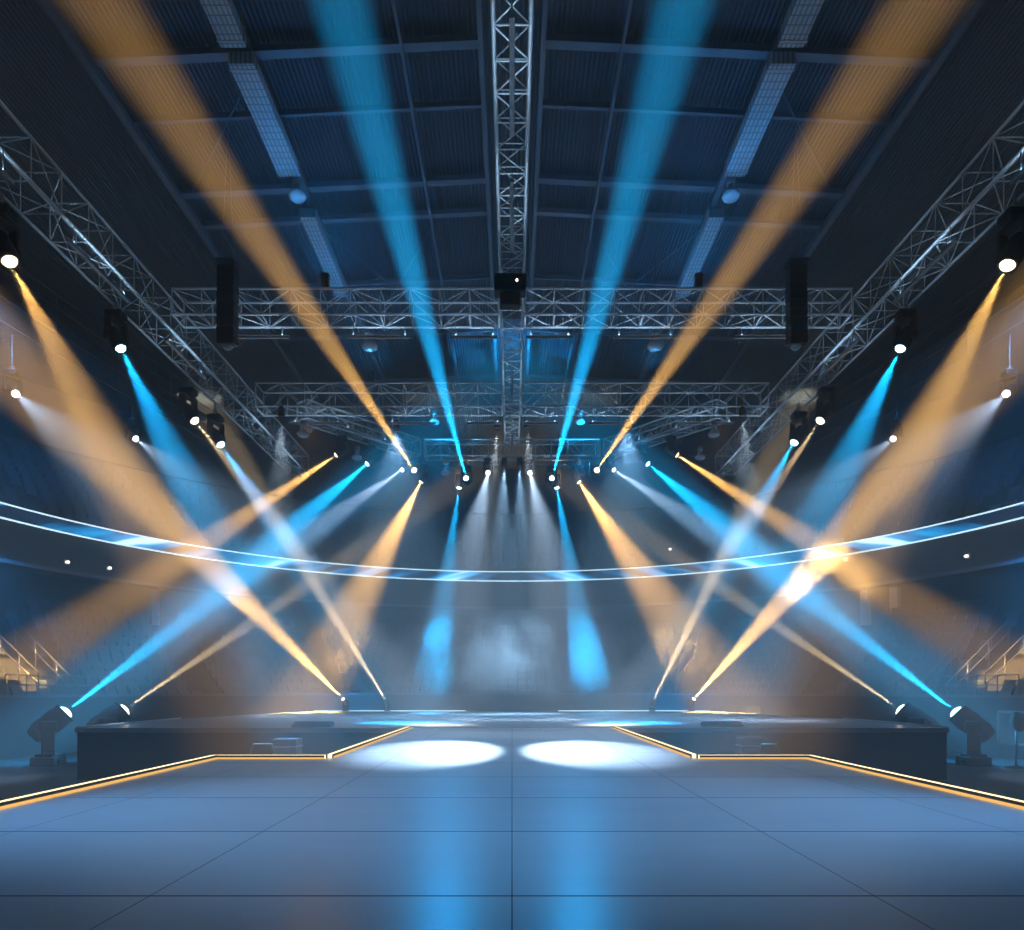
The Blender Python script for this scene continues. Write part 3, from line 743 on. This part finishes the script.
# low monitor wedges on the stage front edge
for sx, px, lab in ((-1, 313, 'low grey floor monitor on the left front edge of the stage'), (1, 722, 'low dark floor monitor on the right front edge of the stage')):
    t = empty('floor_monitor', (at(px, 728, 19.2).x, 19.2, DECK), lab, 'speaker')
    w = 1.05
    mb = MB(); pr = [(-.2, 0), (.22, 0), (.22, .1), (.05, .14), (-.2, .05)]
    n = len(pr); mb.add([(-w / 2, y, z) for y, z in pr] + [(w / 2, y, z) for y, z in pr], [tuple(range(n)), tuple(range(2 * n - 1, n - 1, -1))] + [(i, n + i, n + (i + 1) % n, (i + 1) % n) for i in range(n)])
    mb.build('cabinet', M['grey'] if sx < 0 else M['black'], t)
    MB().box((0, -.08, .1), (w * .9, .2, .01), Matrix.Rotation(math.atan2(.09, .25), 3, 'X')).build('grille', M['rubber'], t)
# right edge: pale framed wall panel and a black pedestal stand
k = (1014 - 512) / F; r = lw - .06; A, B, Cc = 1 + k * k, -2 * RC, RC * RC - r * r
Y = (-B + math.sqrt(B * B - 4 * A * Cc)) / (2 * A); p = at(1016, 728, Y)
t = empty('wall_panel', p, 'dark panel with a pale frame on the front wall of the right stand', 'panel'); t.rotation_euler.z = -math.atan2(p.x, p.y - RC)
MB().box((0, 0, 0), (1.3, .04, 1.1)).build('backing', M['grey'], t)
mb = MB()
for x in (-.66, .66): mb.box((x, -.02, 0), (.08, .08, 1.18))
for z in (-.55, .55): mb.box((0, -.02, z), (1.4, .08, .08))
mb.build('frame', M['white'], t)
p = at(1016, 760, 21.3)
t = empty('pedestal_fan', (p.x, p.y, 0), 'black pedestal fan standing by the pale framed panel', 'fan')
MB().lathe([(0, 0), (.3, 0), (.3, .03), (.06, .07), (.04, .12), (0, .12)], 20).build('base', M['black'], t)
MB().tube((0, 0, .1), (0, 0, 1.2), .03, 10).build('pole', M['black'], t)
hd = MB().lathe([(0, -.12), (.12, -.12), (.3, -.02), (.32, .05), (.3, .12), (.1, .16), (0, .16)], 20, Matrix.Translation((0, 0, 1.4)) @ Matrix.Rotation(math.radians(75), 4, 'X') @ Matrix.Rotation(math.radians(35), 4, 'Y')).build('fan_head', M['rubber'], t)

# ------------------------------------------------------------------ haze, smoke, world
w = bpy.data.worlds.new('hall_air'); S.world = w; w.use_nodes = True
nt = w.node_tree
nt.nodes['Background'].inputs[0].default_value = (0, 0, 0, 1); nt.nodes['Background'].inputs[1].default_value = 0
vs = nt.nodes.new('ShaderNodeVolumeScatter'); vs.inputs['Density'].default_value = HAZE
vs.inputs['Color'].default_value = (1, 1, 1, 1); vs.inputs['Anisotropy'].default_value = 0.0
nt.links.new(vs.outputs[0], nt.nodes['World Output'].inputs['Volume'])

def smoke(name, c, r, dens, seed, label, scale=.35, thr=.42):
    m = bpy.data.materials.new('smoke'); m.use_nodes = True
    n2 = m.node_tree; N = n2.nodes; L = n2.links; N.clear()
    out = N.new('ShaderNodeOutputMaterial'); pv = N.new('ShaderNodeVolumeScatter')
    tc = N.new('ShaderNodeTexCoord')
    nz = N.new('ShaderNodeTexNoise'); nz.noise_dimensions = '4D'; nz.inputs['W'].default_value = seed
    nz.inputs['Scale'].default_value = scale; nz.inputs['Detail'].default_value = 4; nz.inputs['Roughness'].default_value = .65; nz.inputs['Distortion'].default_value = .6
    L.new(tc.outputs['Object'], nz.inputs['Vector'])
    sc = N.new('ShaderNodeVectorMath'); sc.operation = 'DIVIDE'; sc.inputs[1].default_value = r; L.new(tc.outputs['Object'], sc.inputs[0])
    ln = N.new('ShaderNodeVectorMath'); ln.operation = 'LENGTH'; L.new(sc.outputs[0], ln.inputs[0])
    fo = N.new('ShaderNodeMapRange'); fo.interpolation_type = 'SMOOTHSTEP'; fo.inputs['From Min'].default_value = .45; fo.inputs['From Max'].default_value = 1.0; fo.inputs['To Min'].default_value = 1; fo.inputs['To Max'].default_value = 0
    L.new(ln.outputs['Value'], fo.inputs['Value'])
    mr = N.new('ShaderNodeMapRange'); mr.inputs['From Min'].default_value = thr; mr.inputs['From Max'].default_value = .75; mr.inputs['To Max'].default_value = dens
    L.new(nz.outputs['Fac'], mr.inputs['Value'])
    mu = N.new('ShaderNodeMath'); mu.operation = 'MULTIPLY'; L.new(mr.outputs[0], mu.inputs[0]); L.new(fo.outputs[0], mu.inputs[1])
    L.new(mu.outputs[0], pv.inputs['Density']); L.new(pv.outputs[0], out.inputs['Volume'])
    bm = bmesh.new(); bmesh.ops.create_icosphere(bm, subdivisions=3, radius=1)
    for w_ in bm.verts: w_.co = V((w_.co.x * r[0], w_.co.y * r[1], w_.co.z * r[2]))
    me = bpy.data.meshes.new(name); bm.to_mesh(me); bm.free(); me.materials.append(m)
    o = link(name, me); o.location = c; tag(o, label, 'smoke', kind='stuff')
    return o
smoke('stage_smoke', (.2, 30.8, 3.75), (9.0, 1.9, 2.3), 1.0, 2.0, 'pale drifting stage smoke at the back of the stage', .5, .4)
smoke('smoke_cloud', at(838, 588, 27), (2.6, 1.8, 2.0), .4, 5.0, 'gold-lit smoke cloud above the right stage corner', .5)
smoke('smoke_cloud', at(262, 645, 27.8), (3.2, 1.0, 2.6), .5, 8.0, 'drifting smoke cloud above the left stage corner', .5)

# ------------------------------------------------------------------ camera and view
cd = bpy.data.cameras.new('camera'); co = bpy.data.objects.new('camera', cd); C.objects.link(co)
co.location = (0, 0, CAMZ); co.rotation_euler = (math.radians(90), 0, 0)
cd.sensor_fit = 'HORIZONTAL'; cd.sensor_width = 36; cd.lens = 36 * F / 1024; cd.shift_y = 225 / 1024; cd.clip_end = 300
S.camera = co
S.view_settings.view_transform = 'Standard'; S.view_settings.look = 'None'; S.view_settings.gamma = 1; S.view_settings.use_curve_mapping = False
S.view_settings.exposure = 0.0
cy = S.cycles
cy.use_denoising = True
cy.denoiser = 'OPENIMAGEDENOISE'
cy.max_bounces = 5; cy.diffuse_bounces = 2; cy.glossy_bounces = 2; cy.volume_bounces = 0; cy.transmission_bounces = 2
cy.use_light_tree = True; cy.sample_clamp_indirect = 4; cy.caustics_reflective = False
